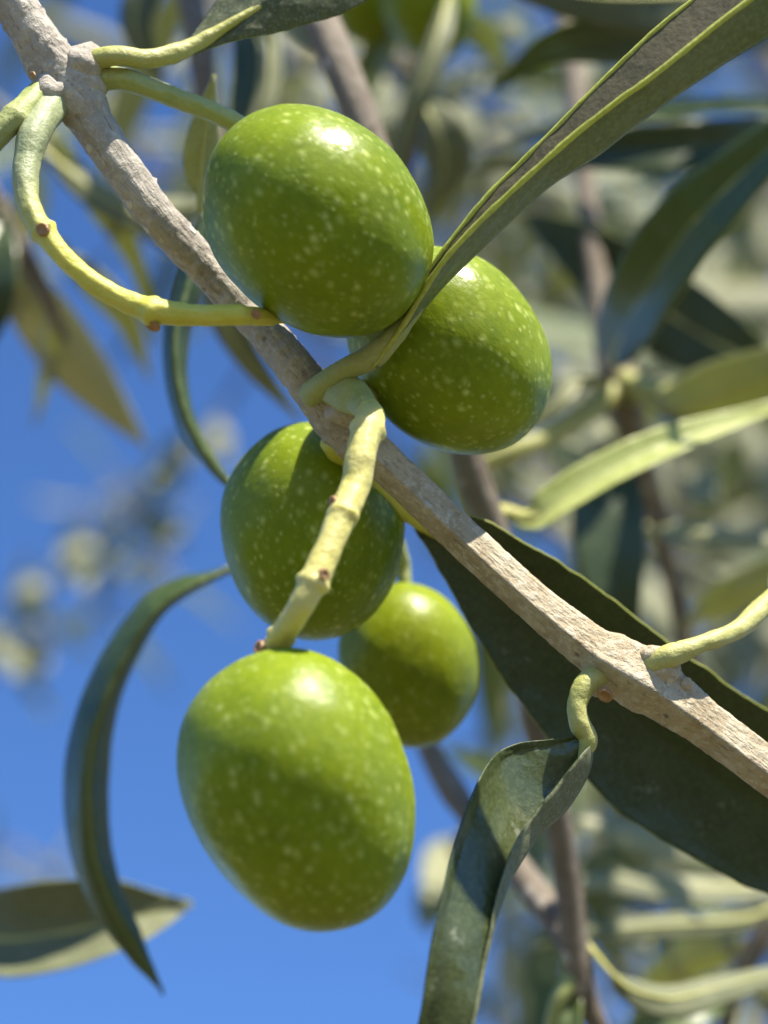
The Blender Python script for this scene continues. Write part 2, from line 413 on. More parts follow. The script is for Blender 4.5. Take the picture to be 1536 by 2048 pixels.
# ------------------------------------------------------------------ ground (out of view below; it bounces sunlight)
def build_ground():
    m, t = new_mat('dry_grass_soil')
    tc = nd(t, 'ShaderNodeTexCoord'); o = tc.outputs['Object']
    n1 = tex(t, 'ShaderNodeTexNoise', .35, o, 8, .6); n2 = tex(t, 'ShaderNodeTexNoise', 14, o, 8, .7)
    c = mixc(t, ramp(t, n1.outputs['Fac'], [(.35, g(0)), (.65, g(1))]), (.115, .097, .05), (.095, .09, .036))
    c = mixc(t, ramp(t, n2.outputs['Fac'], [(.35, g(0)), (.75, g(.7))]), c, (.165, .14, .075))
    p = principled(t, **{'Base Color': c, 'Roughness': .95, 'Normal': bump(t, n2.outputs['Fac'], .8, .03)})
    out(t, p.outputs[0])
    bm = bmesh.new(); N = 60; S = 900.0; vs = []
    for i in range(N+1):
        for j in range(N+1):
            x = (i/N-.5)*2; y = (j/N-.5)*2
            x = math.copysign(abs(x)**2.2, x)*S; y = math.copysign(abs(y)**2.2, y)*S
            vs.append(bm.verts.new((x, y, 0.10*noise.noise(Vector((x*.15, y*.15, 0)))-0.05)))
    for i in range(N):
        for j in range(N):
            bm.faces.new((vs[i*(N+1)+j], vs[(i+1)*(N+1)+j], vs[(i+1)*(N+1)+j+1], vs[i*(N+1)+j+1]))
    me = bpy.data.meshes.new('ground'); bm.to_mesh(me); bm.free(); me.materials.append(m)
    o = bpy.data.objects.new('ground', me); COL.objects.link(o); o['kind'] = 'structure'
build_ground()

# ------------------------------------------------------------------ the olive tree behind: trunk, limbs, twigs with leaves
def to_cam(w): return (CAM.inverted() @ Vector(w))*1000
LIMB_TIP = P(-420, -800, 190)
def build_tree():
    top = Vector((390, -250, -700)); base_w = W(top); base_w.z = -0.02
    t = empty('olive_tree', to_cam(base_w), 'blurred silvery green olive tree crown filling the background against blue sky', 'tree')
    b = to_cam(base_w)
    tube('trunk', [b, b.lerp(top, .35)+Vector((25, 0, 20)), b.lerp(top, .7)+Vector((-20, 0, 0)), top], [130, 85, 75, 62], M['bark_trunk'], t, seg=24, n=60, rough=9, freq=.02)
    tube('limb', [top, Vector((370, 60, -640)), Vector((250, 185, -560)), Vector((90, 215, -480)), Vector((-25, 175, -400)), Vector((-62, 118, -270)), LIMB_TIP],
         [55, 30, 14, 8, 5.5, 3.6, 2.4], M['bark_trunk'], t, seg=18, n=90, rough=1.0, freq=.06)
    tube('limb', [top, Vector((330, -120, -900)), Vector((260, 40, -1050)), Vector((180, 240, -1150))], [50, 36, 24, 10], M['bark_trunk'], t, seg=16, n=50, rough=2, freq=.05)
    tube('limb', [top, Vector((300, -200, -820)), Vector((230, -150, -900)), Vector((190, -40, -960))], [40, 26, 14, 7], M['bark_trunk'], t, seg=16, n=50, rough=1.5, freq=.05)
    # shared blade meshes
    rnd = random.Random(5)
    blades = []
    for k in range(7):
        ln = 1.0; V = []; Fc = []; MI = []; n = 12; acr = [-1, -.55, 0, .55, 1]; bend = rnd.uniform(-.25, .35); fo = rnd.uniform(.15, .7); sw = rnd.uniform(-.15, .15)
        for s in (1, -1):
            for i in range(n+1):
                tt = i/n; wd = .095*lance((tt-.09)/.91) if tt > .09 else .012
                for q in acr:
                    V.append(Vector((wd*q*math.cos(fo)+sw*tt*tt, tt, wd*abs(q)*math.sin(fo)-bend*tt*tt+s*.003)))
        m = len(acr); off = (n+1)*m
        for i in range(n):
            for j in range(m-1):
                a, b_, c, d = i*m+j, i*m+j+1, (i+1)*m+j+1, (i+1)*m+j
                Fc += [(a, b_, c, d), (off+d, off+c, off+b_, off+a)]; MI += [0, 1]
            Fc += [(i*m, (i+1)*m, off+(i+1)*m, off+i*m), ((i+1)*m+m-1, i*m+m-1, off+i*m+m-1, off+(i+1)*m+m-1)]; MI += [2, 2]
        me = bpy.data.meshes.new('leaf'); me.from_pydata([tuple(v) for v in V], [], Fc)
        for mm in FAR: me.materials.append(mm)
        me.polygons.foreach_set('material_index', MI); me.polygons.foreach_set('use_smooth', [True]*len(Fc))
        uv = me.uv_layers.new(name='UVMap'); fl = []
        for p in me.polygons:
            for vi in p.vertices:
                r = vi % off; fl += [(acr[r % m]+1)/2, (r//m)/n]
        uv.data.foreach_set('uv', fl); blades.append(me)
    Rc = CAM.to_3x3()
    def clear(p):
        """keep the open sky of the photograph and the sunbeam on the fruit free"""
        px = 768+p.x*F_PX/-p.z; py = 1024-p.y*F_PX/-p.z; d = -p.z
        if d < 300: return False
        tt = p.y/L_CAM.y
        x0, z0 = p.x-L_CAM.x*tt, p.z-L_CAM.z*tt
        if p.y > 0 and -70 < x0 < 75 and z0 > -250: return False
        return True
    def open_sky(px, py):
        if px < 870 and py > 1250: return True
        if px < 480 and py > 800: return True
        if 250 < px < 900 and py > 830: return True
        if px < 300 and 560 < py: return True
        return False
    count = 0; tw = 0
    def sprig(px, py, d, ang, length, seedv, guard=True, npair=7, leaf=48):
        nonlocal count, tw
        r = random.Random(seedv)
        p0 = P(px, py, d); dr = Vector((math.cos(ang), math.sin(ang), r.uniform(-.35, .35))).normalized()
        pts = [p0+dr*length*f+Vector((r.uniform(-6, 6), -12*f*f+r.uniform(-4, 4), r.uniform(-6, 6))) for f in (0, .33, .66, 1)]
        if guard and any(not clear(q) for q in pts): return
        if guard and sum(open_sky(768+q.x*F_PX/-q.z, 1024-q.y*F_PX/-q.z) for q in pts) > 1: return
        st = tube('twig', pts, [1.2, 1.0, .8, .5], M['bark_far'], t, seg=8, n=20); tw += 1
        for k in range(npair):
            f = (k+.6)/npair; c = cr(pts, f); T = (cr(pts, min(1, f+.03))-cr(pts, max(0, f-.03))).normalized()
            A = T.cross(Vector((0, 0, 1))).normalized(); A = Quaternion(T, r.uniform(-.4, .4)+(math.pi/2 if k % 2 else 0)) @ A
            for s in (-1, 1):
                D = (T*r.uniform(.35, .9)+A*s+Vector((0, -.25, 0))).normalized()
                ln = leaf*r.uniform(.75, 1.2); tip = c+D*ln; mid = c+D*ln*.5
                if guard and not clear(mid): continue
                q = 768+mid.x*F_PX/-mid.z, 1024-mid.y*F_PX/-mid.z
                q2 = 768+tip.x*F_PX/-tip.z, 1024-tip.y*F_PX/-tip.z
                if guard and (open_sky(*q) or open_sky(*q2)): continue
                up = Vector((.25, .65, .6))*r.choice((-1, -1, 1))+Vector((r.uniform(-.6, .6), r.uniform(-.6, .6), r.uniform(-.6, .6)))
                X = D.cross(up).normalized(); Z = X.cross(D).normalized()
                o = bpy.data.objects.new('leaf', blades[r.randrange(len(blades))]); COL.objects.link(o)
                mt = Rc.to_4x4() @ Matrix((X, D, Z)).transposed().to_4x4()
                mt = Matrix.Translation(W(c)-t.location) @ mt @ Matrix.Scale(ln*.001, 4)
                o.parent = st; o.matrix_basis = mt; count += 1
    rg = random.Random(21)
    anchors = []
    for i in range(40):
        px = rg.uniform(870, 1750); py = rg.uniform(0, 2250)
        if py < 700 and rg.random() < .45: continue
        anchors.append((px, py, rg.uniform(380, 1100)))
    for i in range(22): anchors.append((rg.uniform(1000, 1650), rg.uniform(300, 1500), rg.uniform(420, 1000)))
    for i in range(12): anchors.append((rg.uniform(150, 1000), rg.uniform(-60, 280), rg.uniform(330, 700)))
    for i in range(5): anchors.append((rg.uniform(-80, 350), rg.uniform(50, 520), rg.uniform(330, 600)))
    for i, (px, py, d) in enumerate(anchors):
        sprig(px, py, d, rg.uniform(-2.9, -.2) if rg.random() < .6 else rg.uniform(-3.1, 3.1), rg.uniform(70, 130), 100+i, npair=rg.choice((5, 6, 7)))
    # the few far sprigs that show at the left against the sky
    sprig(-30, 1330, 620, .7, 60, 901, False, 5, 30)
    sprig(330, 1150, 760, 1.9, 55, 903, False, 4, 26)
    sprig(-60, 1730, 800, .4, 40, 907, False, 3, 24)
    sprig(150, 1180, 900, 1.5, 45, 911, False, 3, 26)
    print('tree leaves', count, 'twigs', tw)
    return t
build_tree()

# ------------------------------------------------------------------ twigs of the middle distance
def sprig_thing(name, label, stem, radii, group=None, mat='bark_far', **kw):
    pts = [P(*k) if not isinstance(k, Vector) else k for k in stem]
    t = empty(name, pts[0], label, 'twig', group)
    tube('stem', pts, radii, M[mat], t, seg=14, n=70, rough=.10, freq=.5, **kw)
    return t
G = 'out-of-focus olive twigs behind the fruit'
# 1: long upright grey-pink twig that runs down behind all the olives
t1 = sprig_thing('olive_twig', 'long grey-pink twig running down behind the olives and forking at the bottom edge',
    [Vector((-40, 128, -300)), P(430, -420, 255), P(560, -140, 232), P(650, 60, 222), P(730, 260, 217), P(850, 640, 215), P(945, 950, 215), P(1000, 1120, 216), P(1075, 1440, 218), P(1130, 1720, 220), P(1160, 1960, 220), P(1215, 2090, 220), P(1300, 2300, 222)],
    [2.2, 2.0, 1.8, 1.75, 1.7, 1.65, 1.6, 1.55, 1.4, 1.3, 1.35, .9, .6], G)
tube('side_shoot', [P(1155, 1945, 220), P(1115, 2010, 219), P(1105, 2110, 220), P(1120, 2250, 222)], [1.0, .85, .8, .5], M['stalk_green'], t1, seg=12, n=20)
tube('side_shoot', [P(1150, 1900, 221), P(1060, 1770, 228), P(940, 1630, 236), P(880, 1540, 240), P(830, 1440, 243)], [1.3, 1.5, 1.4, 1.35, 1.0], M['bark_far'], t1, seg=12, n=30, rough=.2, freq=.3)
leaf_path('leaf', [(965, 1030, 216.0), (1010, 1025, 222.0), (1070, 1042, 220.0), (1120, 1005, 220.0), (1240, 935, 222.0), (1370, 878, 225.0), (1500, 832, 229.0), (1680, 770, 235.0)], 100, [M['sunlit_tint'], M['sunlit_tint'], M['margin_lit']], t1, tilt=-34, under=False, fold=.45, pet=.16)
tube('petiole', [P(960, 1030, 216.0), P(1005, 1025, 222.0), P(1065, 1040, 220.4), P(1120, 1006, 220.8), P(1165, 975, 222.0)], [1.3, .85, .8, .6, .2], M['petiole'], t1, seg=12, n=30)
leaf_path('leaf', [(1165, 1880, 221), (1205, 1930, 219), (1260, 1980, 219), (1340, 2000, 221), (1440, 1975, 225), (1560, 1945, 230), (1700, 1900, 236)], 85, UP, t1, tilt=-30, under=True, fold=.2, pet=.22)
leaf_path('leaf', [(690, 130, 220), (640, 60, 226), (560, -40, 232), (480, -160, 240)], 120, FAR, t1, tilt=30, under=True)
leaf_path('leaf', [(1150, 1930, 222), (1140, 2040, 218), (1150, 2200, 214)], 60, FAR, t1, tilt=20, under=False)
# 2: brown twig with the knot on the right
t2 = sprig_thing('olive_twig', 'brown twig with a pale knotted joint beside the right edge, dark leaves around it',
    [Vector((110, 196, -478)), P(1080, -320, 330), P(1140, 60, 290), P(1175, 400, 272), P(1205, 620, 262), P(1240, 775, 256), P(1275, 900, 258), P(1330, 1100, 264), P(1390, 1400, 272), P(1440, 1800, 280)],
    [5.0, 2.2, 1.5, 1.2, 1.3, 2.3, 1.4, 1.1, 1.0, .7], G)
tube('side_shoot', [P(1235, 780, 255), P(1150, 840, 250), P(1050, 895, 246), P(960, 930, 246)], [1.3, 1.3, 1.2, .8], M['petiole'], t2, seg=10, n=24)
tube('side_shoot', [P(1245, 760, 255), P(1330, 790, 250), P(1430, 770, 246)], [1.3, 1.4, .9], M['petiole'], t2, seg=10, n=24)
leaf_path('leaf', [(1222, 745, 256), (1236, 690, 248), (1285, 590, 236), (1370, 465, 230), (1460, 370, 228), (1600, 245, 226), (1760, 130, 226)], 170, UP, t2, tilt=-22, under=False, fold=.25, pet=.05)
leaf_path('leaf', [(1580, 745, 252), (1470, 705, 256), (1340, 630, 262), (1230, 550, 266), (1130, 480, 270), (1040, 425, 274)], 185, DK, t2, tilt=-12, under=False, fold=.15, pet=.02)
leaf_path('leaf', [(1260, 800, 254), (1360, 810, 246), (1470, 780, 242), (1600, 730, 240), (1760, 680, 240)], 150, FAR, t2, tilt=20, under=True, fold=.2, pet=.1)
leaf_path('leaf', [(1225, 870, 258), (1215, 960, 250), (1215, 1080, 246), (1230, 1220, 244), (1260, 1400, 244)], 165, DK, t2, tilt=-15, under=False, fold=.2, pet=.04)
leaf_path('leaf', [(1230, 775, 256), (1180, 760, 250), (1130, 790, 247), (1060, 850, 246)], 50, FAR, t2, tilt=35, under=True)
leaf_path('leaf', [(1310, 1060, 262), (1360, 1060, 254), (1450, 1075, 250), (1600, 1085, 250)], 80, FAR, t2, tilt=-35, under=True)
leaf_path('leaf', [(1310, 1080, 262), (1250, 1000, 268), (1150, 930, 276), (1060, 870, 284)], 110, FAR, t2, tilt=-30, under=True)
leaf_path('leaf', [(1360, 1250, 268), (1440, 1210, 262), (1540, 1150, 260), (1650, 1090, 258)], 95, FAR, t2, tilt=30, under=True)
# 3: upper right twig with long dark leaves
t3 = sprig_thing('olive_twig', 'twig of long dark leaves in the upper right corner behind the folded leaf',
    [Vector((150, 190, -500)), P(1850, -350, 320), P(1760, 0, 276), P(1700, 260, 262), P(1660, 480, 258), P(1620, 720, 252)], [4.5, 2.4, 1.8, 1.6, 1.4, .9], G)
leaf_path('leaf', [(1700, 250, 262), (1580, 270, 256), (1430, 295, 252), (1280, 300, 252), (1130, 315, 256), (930, 345, 264)], 120, DK, t3, tilt=24, under=False, fold=.3, pet=.04)
leaf_path('leaf', [(1690, 240, 262), (1580, 215, 262), (1400, 215, 266), (1180, 240, 272), (1040, 290, 278), (930, 340, 284)], 52, UP, t3, tilt=40, under=False, fold=.3)
leaf_path('leaf', [(1740, 20, 276), (1600, 30, 262), (1440, 60, 250), (1250, 75, 242), (1100, 95, 238), (985, 185, 240)], 120, UP, t3, tilt=-10, under=False, fold=.2)
leaf_path('leaf', [(1770, -20, 276), (1600, -30, 256), (1350, -5, 240), (1150, -10, 236), (900, -70, 236)], 150, DK, t3, tilt=20, under=True, fold=.2)
leaf_path('leaf', [(1640, 600, 255), (1590, 700, 250), (1500, 730, 248)], 120, DK, t3, tilt=20, under=True)
# 4: lower right twig
t4 = sprig_thing('olive_twig', 'sunlit twig with pale and dark leaves low at the right edge',
    [Vector((200, 30, -560)), P(2100, 1200, 400), P(1850, 1480, 320), P(1700, 1680, 280), P(1600, 1790, 266), P(1520, 1880, 262), P(1460, 2010, 262), P(1430, 2200, 264)], [6, 3, 2, 1.7, 1.5, 1.3, 1.1, .6], G)
leaf_path('leaf', [(1680, 1690, 276), (1540, 1690, 268), (1400, 1690, 262), (1250, 1670, 260), (1060, 1610, 262)], 95, FAR, t4, tilt=30, under=True, fold=.2)
leaf_path('leaf', [(1640, 1750, 270), (1500, 1775, 262), (1360, 1775, 258), (1200, 1760, 258), (1050, 1800, 260)], 78, FAR, t4, tilt=40, under=True, fold=.2)
leaf_path('leaf', [(1600, 1800, 266), (1480, 1840, 258), (1330, 1850, 254), (1180, 1865, 252), (1060, 1900, 254)], 62, UP, t4, tilt=28, under=True, fold=.3)
leaf_path('leaf', [(1480, 1990, 262), (1400, 2010, 256), (1300, 2060, 254), (1180, 2120, 256)], 100, FAR, t4, tilt=20, under=False)
leaf_path('leaf', [(1490, 1960, 262), (1560, 2000, 256), (1660, 2040, 252)], 90, UP, t4, tilt=20, under=True)
leaf_path('leaf', [(1520, 1880, 262), (1420, 1900, 270), (1330, 1960, 280), (1250, 2060, 290)], 110, FAR, t4, tilt=-20, under=True)
# 5: pale leaves to the left of the hanging dark leaf (lower centre)
t5 = sprig_thing('olive_twig', 'strongly blurred pale twig between the front olive and the hanging dark leaf',
    [P(1160, 1500, 300), P(1040, 1560, 310), P(960, 1640, 318), P(900, 1750, 326), P(860, 1860, 334)], [1.7, 1.6, 1.4, 1.1, .6], G)
leaf_path('leaf', [(945, 1665, 340), (905, 1720, 318), (850, 1800, 296)], 125, FAR, t5, tilt=0, under=True)
leaf_path('leaf', [(905, 1745, 334), (880, 1790, 318), (840, 1850, 298)], 100, FAR, t5, tilt=10, under=True)
leaf_path('leaf', [(1000, 1590, 314), (1050, 1650, 306), (1090, 1740, 300)], 80, FAR, t5, tilt=30, under=False)
leaf_path('leaf', [(1040, 1560, 310), (970, 1540, 304), (880, 1490, 300)], 60, FAR, t5, tilt=25, under=False)
# 6: left background twig
t6 = sprig_thing('olive_twig', 'blurred twig with khaki and dark leaves in front of the sky at the left',
    [Vector((-58, 110, -262)), P(-320, -120, 252), P(-180, 130, 250), P(-60, 330, 250), P(30, 480, 252), P(90, 590, 254), P(130, 680, 258)], [3, 2.2, 1.8, 1.5, 1.2, .9, .5], G)
leaf_path('leaf', [(10, 520, 256), (60, 600, 262), (140, 715, 268), (215, 805, 272), (295, 895, 276)], 135, [M['khaki'], M['khaki'], M['far_margin']], t6, tilt=15, under=True, fold=.15, pet=.02)
leaf_path('leaf', [(60, 200, 250), (130, 320, 250), (200, 420, 254), (270, 530, 258), (310, 690, 262)], 72, FAR, t6, tilt=35, under=True)
leaf_path('leaf', [(70, 290, 250), (170, 370, 246), (300, 450, 246), (430, 560, 250)], 78, UP, t6, tilt=-35, under=True)
leaf_path('leaf', [(10, 400, 252), (-10, 500, 246), (-12, 600, 244), (-20, 700, 246)], 110, DK, t6, tilt=10, under=False)
leaf_path('leaf', [(100, 600, 255), (95, 680, 262), (85, 760, 270), (70, 850, 280)], 50, FAR, t6, tilt=40, under=True)
leaf_path('leaf', [(120, 480, 254), (180, 560, 258), (250, 640, 262), (300, 760, 266)], 70, FAR, t6, tilt=20, under=True)
# 7: upper left twig behind the node
t7 = sprig_thing('olive_twig', 'blurred twig behind the uppermost branch joint, dark leaves hanging beside the big olive',
    [Vector((-30, 150, -350)), P(250, -500, 300), P(330, -200, 262), P(390, 40, 242), P(420, 240, 236), P(470, 480, 234), P(560, 720, 238)], [3, 2.2, 1.7, 1.4, 1.2, 1, .5], G)
leaf_path('leaf', [(340, -150, 260), (290, -40, 252), (270, 60, 250), (330, 170, 250)], 90, DK, t7, tilt=30, under=True)
leaf_path('leaf', [(400, 40, 242), (480, 60, 232), (495, 140, 228), (480, 240, 226), (465, 360, 226)], 60, DK, t7, tilt=25, under=False)
leaf_path('leaf', [(400, 60, 242), (520, 60, 246), (540, 140, 244), (520, 250, 242), (500, 380, 244)], 52, FAR, t7, tilt=30, under=True)
leaf_path('leaf', [(460, 420, 234), (430, 560, 234), (480, 700, 236), (600, 840, 240)], 85, UP, t7, tilt=30, under=True)
leaf_path('leaf', [(455, 400, 234), (350, 420, 246), (240, 400, 256), (100, 330, 266)], 84, FAR, t7, tilt=35, under=True)
# 8: top centre twig carrying the blurred olives
t8 = sprig_thing('olive_twig', 'blurred leafy twig at the top edge that carries two out-of-focus olives',
    [Vector((60, 190, -470)), P(930, -420, 320), P(900, -150, 282), P(870, 60, 268), P(830, 240, 262), P(800, 420, 262)], [4, 2.2, 1.6, 1.3, 1, .6], G)
leaf_path('leaf', [(905, -60, 268), (890, 30, 254), (850, 150, 250), (805, 280, 250), (790, 420, 252)], 62, UP, t8, tilt=25, under=True)
leaf_path('leaf', [(830, 190, 262), (870, 250, 258), (890, 330, 258), (850, 440, 260)], 120, UP, t8, tilt=15, under=True)
leaf_path('leaf', [(880, 20, 268), (790, 60, 274), (730, 170, 280), (700, 300, 288)], 80, FAR, t8, tilt=30, under=False)
leaf_path('leaf', [(885, 0, 268), (960, 60, 276), (1010, 130, 284)], 80, FAR, t8, tilt=30, under=False)

def lit_leaf(x0, y0, x1, y1, d, wd, t):
    """short leaf pointing towards the camera with its silvery side up in the sun"""
    leaf_path('leaf', [(x0, y0, d), ((x0+x1)/2, (y0+y1)/2, d-15), (x1, y1, d-30)], wd, FAR, t, under=True, n=14, midrib=False)
for q in ((880, 205, 965, 285, 330, 100), (715, 140, 765, 205, 330, 80), (600, 150, 660, 215, 340, 60), (985, 40, 1040, 80, 330, 60), (930, 120, 960, 190, 350, 60)): lit_leaf(*q, t8)
for q in ((1190, 265, 1300, 300, 300, 75), (1120, 100, 1180, 170, 340, 80), (1130, 380, 1180, 440, 340, 60), (1010, 210, 1060, 250, 350, 50)): lit_leaf(*q, t3)
for q in ((1080, 740, 1160, 800, 330, 70), (1150, 850, 1220, 905, 340, 80), (1290, 760, 1370, 810, 300, 60), (1350, 940, 1440, 1000, 330, 80), (1420, 1140, 1500, 1200, 330, 70)): lit_leaf(*q, t2)
for q in ((1230, 1580, 1330, 1640, 340, 70), (1350, 1900, 1440, 1950, 320, 70), (1230, 1830, 1300, 1900, 330, 60), (1440, 1700, 1530, 1740, 310, 70)): lit_leaf(*q, t4)
# 9: leaf cluster reaching in at the lower left
t9 = sprig_thing('olive_twig', 'blurred dark leaf reaching in at the lower left edge with a sunlit patch',
    [P(-700, 1500, 300), P(-500, 1640, 270), P(-330, 1750, 252), P(-200, 1850, 246)], [2.2, 1.8, 1.4, .8])
leaf_path('leaf', [(-280, 1790, 250), (-150, 1850, 240), (0, 1878, 232), (110, 1868, 229), (220, 1845, 228), (300, 1830, 229), (385, 1806, 231)], 235, [M['lower'], M['upper_dark'], M['margin']], t9, tilt=-16, under=False, fold=.6)

# 10: faint sunlit sprig far off at the left
t10 = sprig_thing('olive_twig', 'faint far sprig of small sunlit leaves against the blue sky at the left',
    [P(520, 700, 560), P(430, 840, 540), P(340, 960, 525), P(220, 1060, 510), P(110, 1160, 505), P(20, 1290, 500), P(-60, 1420, 500)], [.8, .7, .6, .55, .5, .4, .3], G)
for (x0, y0, x1, y1, d, wd) in ((140, 1040, 168, 1180, 505, 92), (40, 1130, 85, 1260, 500, 80), (20, 1270, 95, 1340, 500, 95), (95, 1290, 20, 1350, 490, 70),
                                (350, 890, 320, 1000, 525, 80), (300, 1010, 365, 1100, 520, 70), (390, 860, 330, 940, 535, 70), (-40, 1240, 20, 1330, 495, 70), (215, 1050, 250, 1150, 510, 50), (420, 830, 450, 930, 540, 60)):
    leaf_path('leaf', [(x0, y0, d), ((x0+x1)/2, (y0+y1)/2, d-15), (x1, y1, d-30)], wd, FAR, t10, tilt=0, under=True, n=14, midrib=False)

# ------------------------------------------------------------------ the branch in focus
mb = empty('olive_branch', LIMB_TIP, 'sharp grey-brown olive branch crossing the picture diagonally, with its leaves and fruit stalks', 'branch')
main_pts = [LIMB_TIP, P(-200, -420, 184), P(-55, -150, 181), P(50, 40, 180), P(112, 140, 180), P(150, 190, 180), P(205, 280, 180), P(310, 428, 180), P(415, 540, 182), P(515, 645, 182), P(600, 745, 180), P(672, 838, 180), P(715, 880, 180), P(790, 945, 180), P(925, 1075, 179.5), P(1060, 1198, 179), P(1170, 1290, 178.5)]
px2mm = 180/F_PX
def wr(lst): return [x*px2mm*.5 for x in lst]
def shp_round(a, t): return 1+.03*math.cos(3*a+9*t)
def lump_bark(p, t, a):
    return .10*noise.noise(p*.9)+.05*noise.noise(p*2.6)+max(0, noise.noise(p*1.9+Vector((5, 5, 5)))-.42)*.5
tube('stem', main_pts[:13], wr([118, 98, 90, 88, 106, 108, 82, 78, 76, 77, 80, 94, 86]), M['bark_a'], mb, seg=40, n=330, shape=shp_round, lump=lump_bark)
# young four-ridged end of the branch
def shp_sq(a, t):
    c = max(abs(math.cos(a+.61)), abs(math.sin(a+.61))); e = abs(math.cos(2*(a+.61)))
    return .87*(1/c)**.85+.07*(1-e)**4
def lump_young(p, t, a):
    return .05*noise.noise(p*1.6)+.03*noise.noise(p*4)
y_pts = [P(700, 868, 180), P(790, 945, 180), P(925, 1075, 179.5), P(1060, 1198, 179), P(1170, 1288, 178.5), P(1225, 1325, 178), P(1290, 1362, 178), P(1345, 1400, 178), P(1420, 1455, 178.5), P(1540, 1545, 179), P(1700, 1665, 180), P(1900, 1830, 182), P(2100, 2020, 185)]
tube('stem', y_pts, wr([80, 66, 66, 66, 76, 98, 110, 90, 76, 73, 70, 66, 55]), M['bark_b'], mb, seg=40, n=330, shape=shp_sq, lump=lump_young)
def knob(name, c, r, mat, parent, sq=(1, 1, 1), k=.25, seed=0):
    bm = bmesh.new(); bmesh.ops.create_icosphere(bm, subdivisions=3, radius=1)
    V = []
    for v in bm.verts:
        q = v.co*(1+k*noise.noise(v.co*1.7+Vector((seed, seed*2, 1))))
        V.append(c+Vector((q.x*r*sq[0], q.y*r*sq[1], q.z*r*sq[2])))
    Fc = [tuple(v.index for v in f.verts) for f in bm.faces]; bm.free()
    return mesh_obj(name, V, Fc, mat, parent)
def scar(c, r, parent, tilt=(0, 0, 1), seed=0):
    """a small raised ring with a sunken brown middle where a flower or leaf dropped off"""
    Nn = Vector(tilt).normalized(); A = Nn.orthogonal().normalized(); B = Nn.cross(A); V = []; Fc = []; n = 16
    for k, (rr, h) in enumerate(((1.25, -.5), (1.1, .08), (.85, .16), (.6, -.05), (.25, -.12))):
        for i in range(n):
            a = 2*math.pi*i/n; q = rr*(1+.12*noise.noise(Vector((math.cos(a)*2, math.sin(a)*2, seed))))
            V.append(c+(A*math.cos(a)+B*math.sin(a)*1.2)*q*r+Nn*h*r)
    for k in range(4):
        for i in range(n):
            j = (i+1) % n; Fc.append((k*n+i, k*n+j, (k+1)*n+j, (k+1)*n+i))
    Fc.append(tuple(4*n+i for i in range(n)))
    return mesh_obj('bud_scar', V, Fc, M['scar'], parent)
# node swellings and bark warts
for i, (px, py, d, r, mt) in enumerate(((100, 190, 179, 1.6, 'bark_a'), (165, 135, 180, 1.9, 'bark_a'), (172, 165, 180, 1.7, 'bark_a'), (690, 815, 178.6, 1.6, 'bark_a'), (1200, 1362, 178, 1.2, 'bark_b'), (1322, 1344, 177.6, 1.35, 'bark_b'), (1302, 1318, 177.6, 1.1, 'bark_b'), (1372, 1368, 177.4, .55, 'bark_b'))):
    knob('node_swelling', P(px, py, d), r, M[mt], mb, seed=i)
scar(P(1210, 1392, 175.9), .45, mb, (-.2, -.5, 1), 1)
scar(P(64, 150, 177.9), .22, mb, (-.5, 0, 1), 2)

# ---- leaf folded along its midrib, running to the upper right corner
Lk = [(735, 720), (790, 640), (823, 590), (888, 500), (968, 400), (1048, 320), (1138, 230), (1233, 135), (1318, 55), (1393, -5), (1560, -140), (1800, -320), (2050, -520)]
Rk = [(745, 735), (805, 652), (843, 590), (893, 515), (968, 435), (1048, 360), (1143, 275), (1238, 200), (1308, 150), (1433, 50), (1600, -80), (1830, -290), (2052, -520)]
Kk = [(760, 735), (812, 664), (883, 590), (968, 505), (1048, 430), (1118, 370), (1198, 320), (1288, 250), (1378, 185), (1453, 135), (1640, 10), (1850, -230), (2054, -520)]
dl = [176, 175.4, 175.4, 175.4, 175.4, 175.3, 175.2, 175.1, 175, 175, 175, 175, 175]
dr_ = [175, 173.8, 172.8, 172, 171.4, 171, 170.6, 170.2, 170, 170, 170.5, 172, 175]
dk = [176, 175, 174.6, 174.2, 173.8, 173.4, 173, 172.6, 172.2, 172, 172, 173, 175]
Kk = [(x-(9 if 1 < i < 11 else 2), y-(11 if 1 < i < 11 else 2)) for i, (x, y) in enumerate(Kk)]
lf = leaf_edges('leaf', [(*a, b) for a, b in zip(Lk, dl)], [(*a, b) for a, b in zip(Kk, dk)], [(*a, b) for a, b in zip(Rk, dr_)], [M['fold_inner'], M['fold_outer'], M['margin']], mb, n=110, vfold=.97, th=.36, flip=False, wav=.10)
for K_, D_ in ((Lk, dl), (Rk, dr_)):
    tube('margin', [P(a[0], a[1], b) for a, b in zip(K_, D_)], [.10]+[.22]*10+[.15, .05], M['margin_lit'], lf, seg=8, n=110, rough=.05, freq=.8)
lf['label'] = 'long leaf folded lengthwise with yellow-green margins'
tube('petiole', [P(622, 790, 179), P(655, 762, 177), P(700, 735, 176), P(745, 712, 175.6), P(785, 675, 175), P(830, 620, 174.8), P(892, 548, 175.2), P(975, 468, 175.8)], wr([56, 46, 46, 52, 42, 30, 20, 10]), M['stalk_green'], lf, seg=20, n=60, rough=.06, freq=1.2)
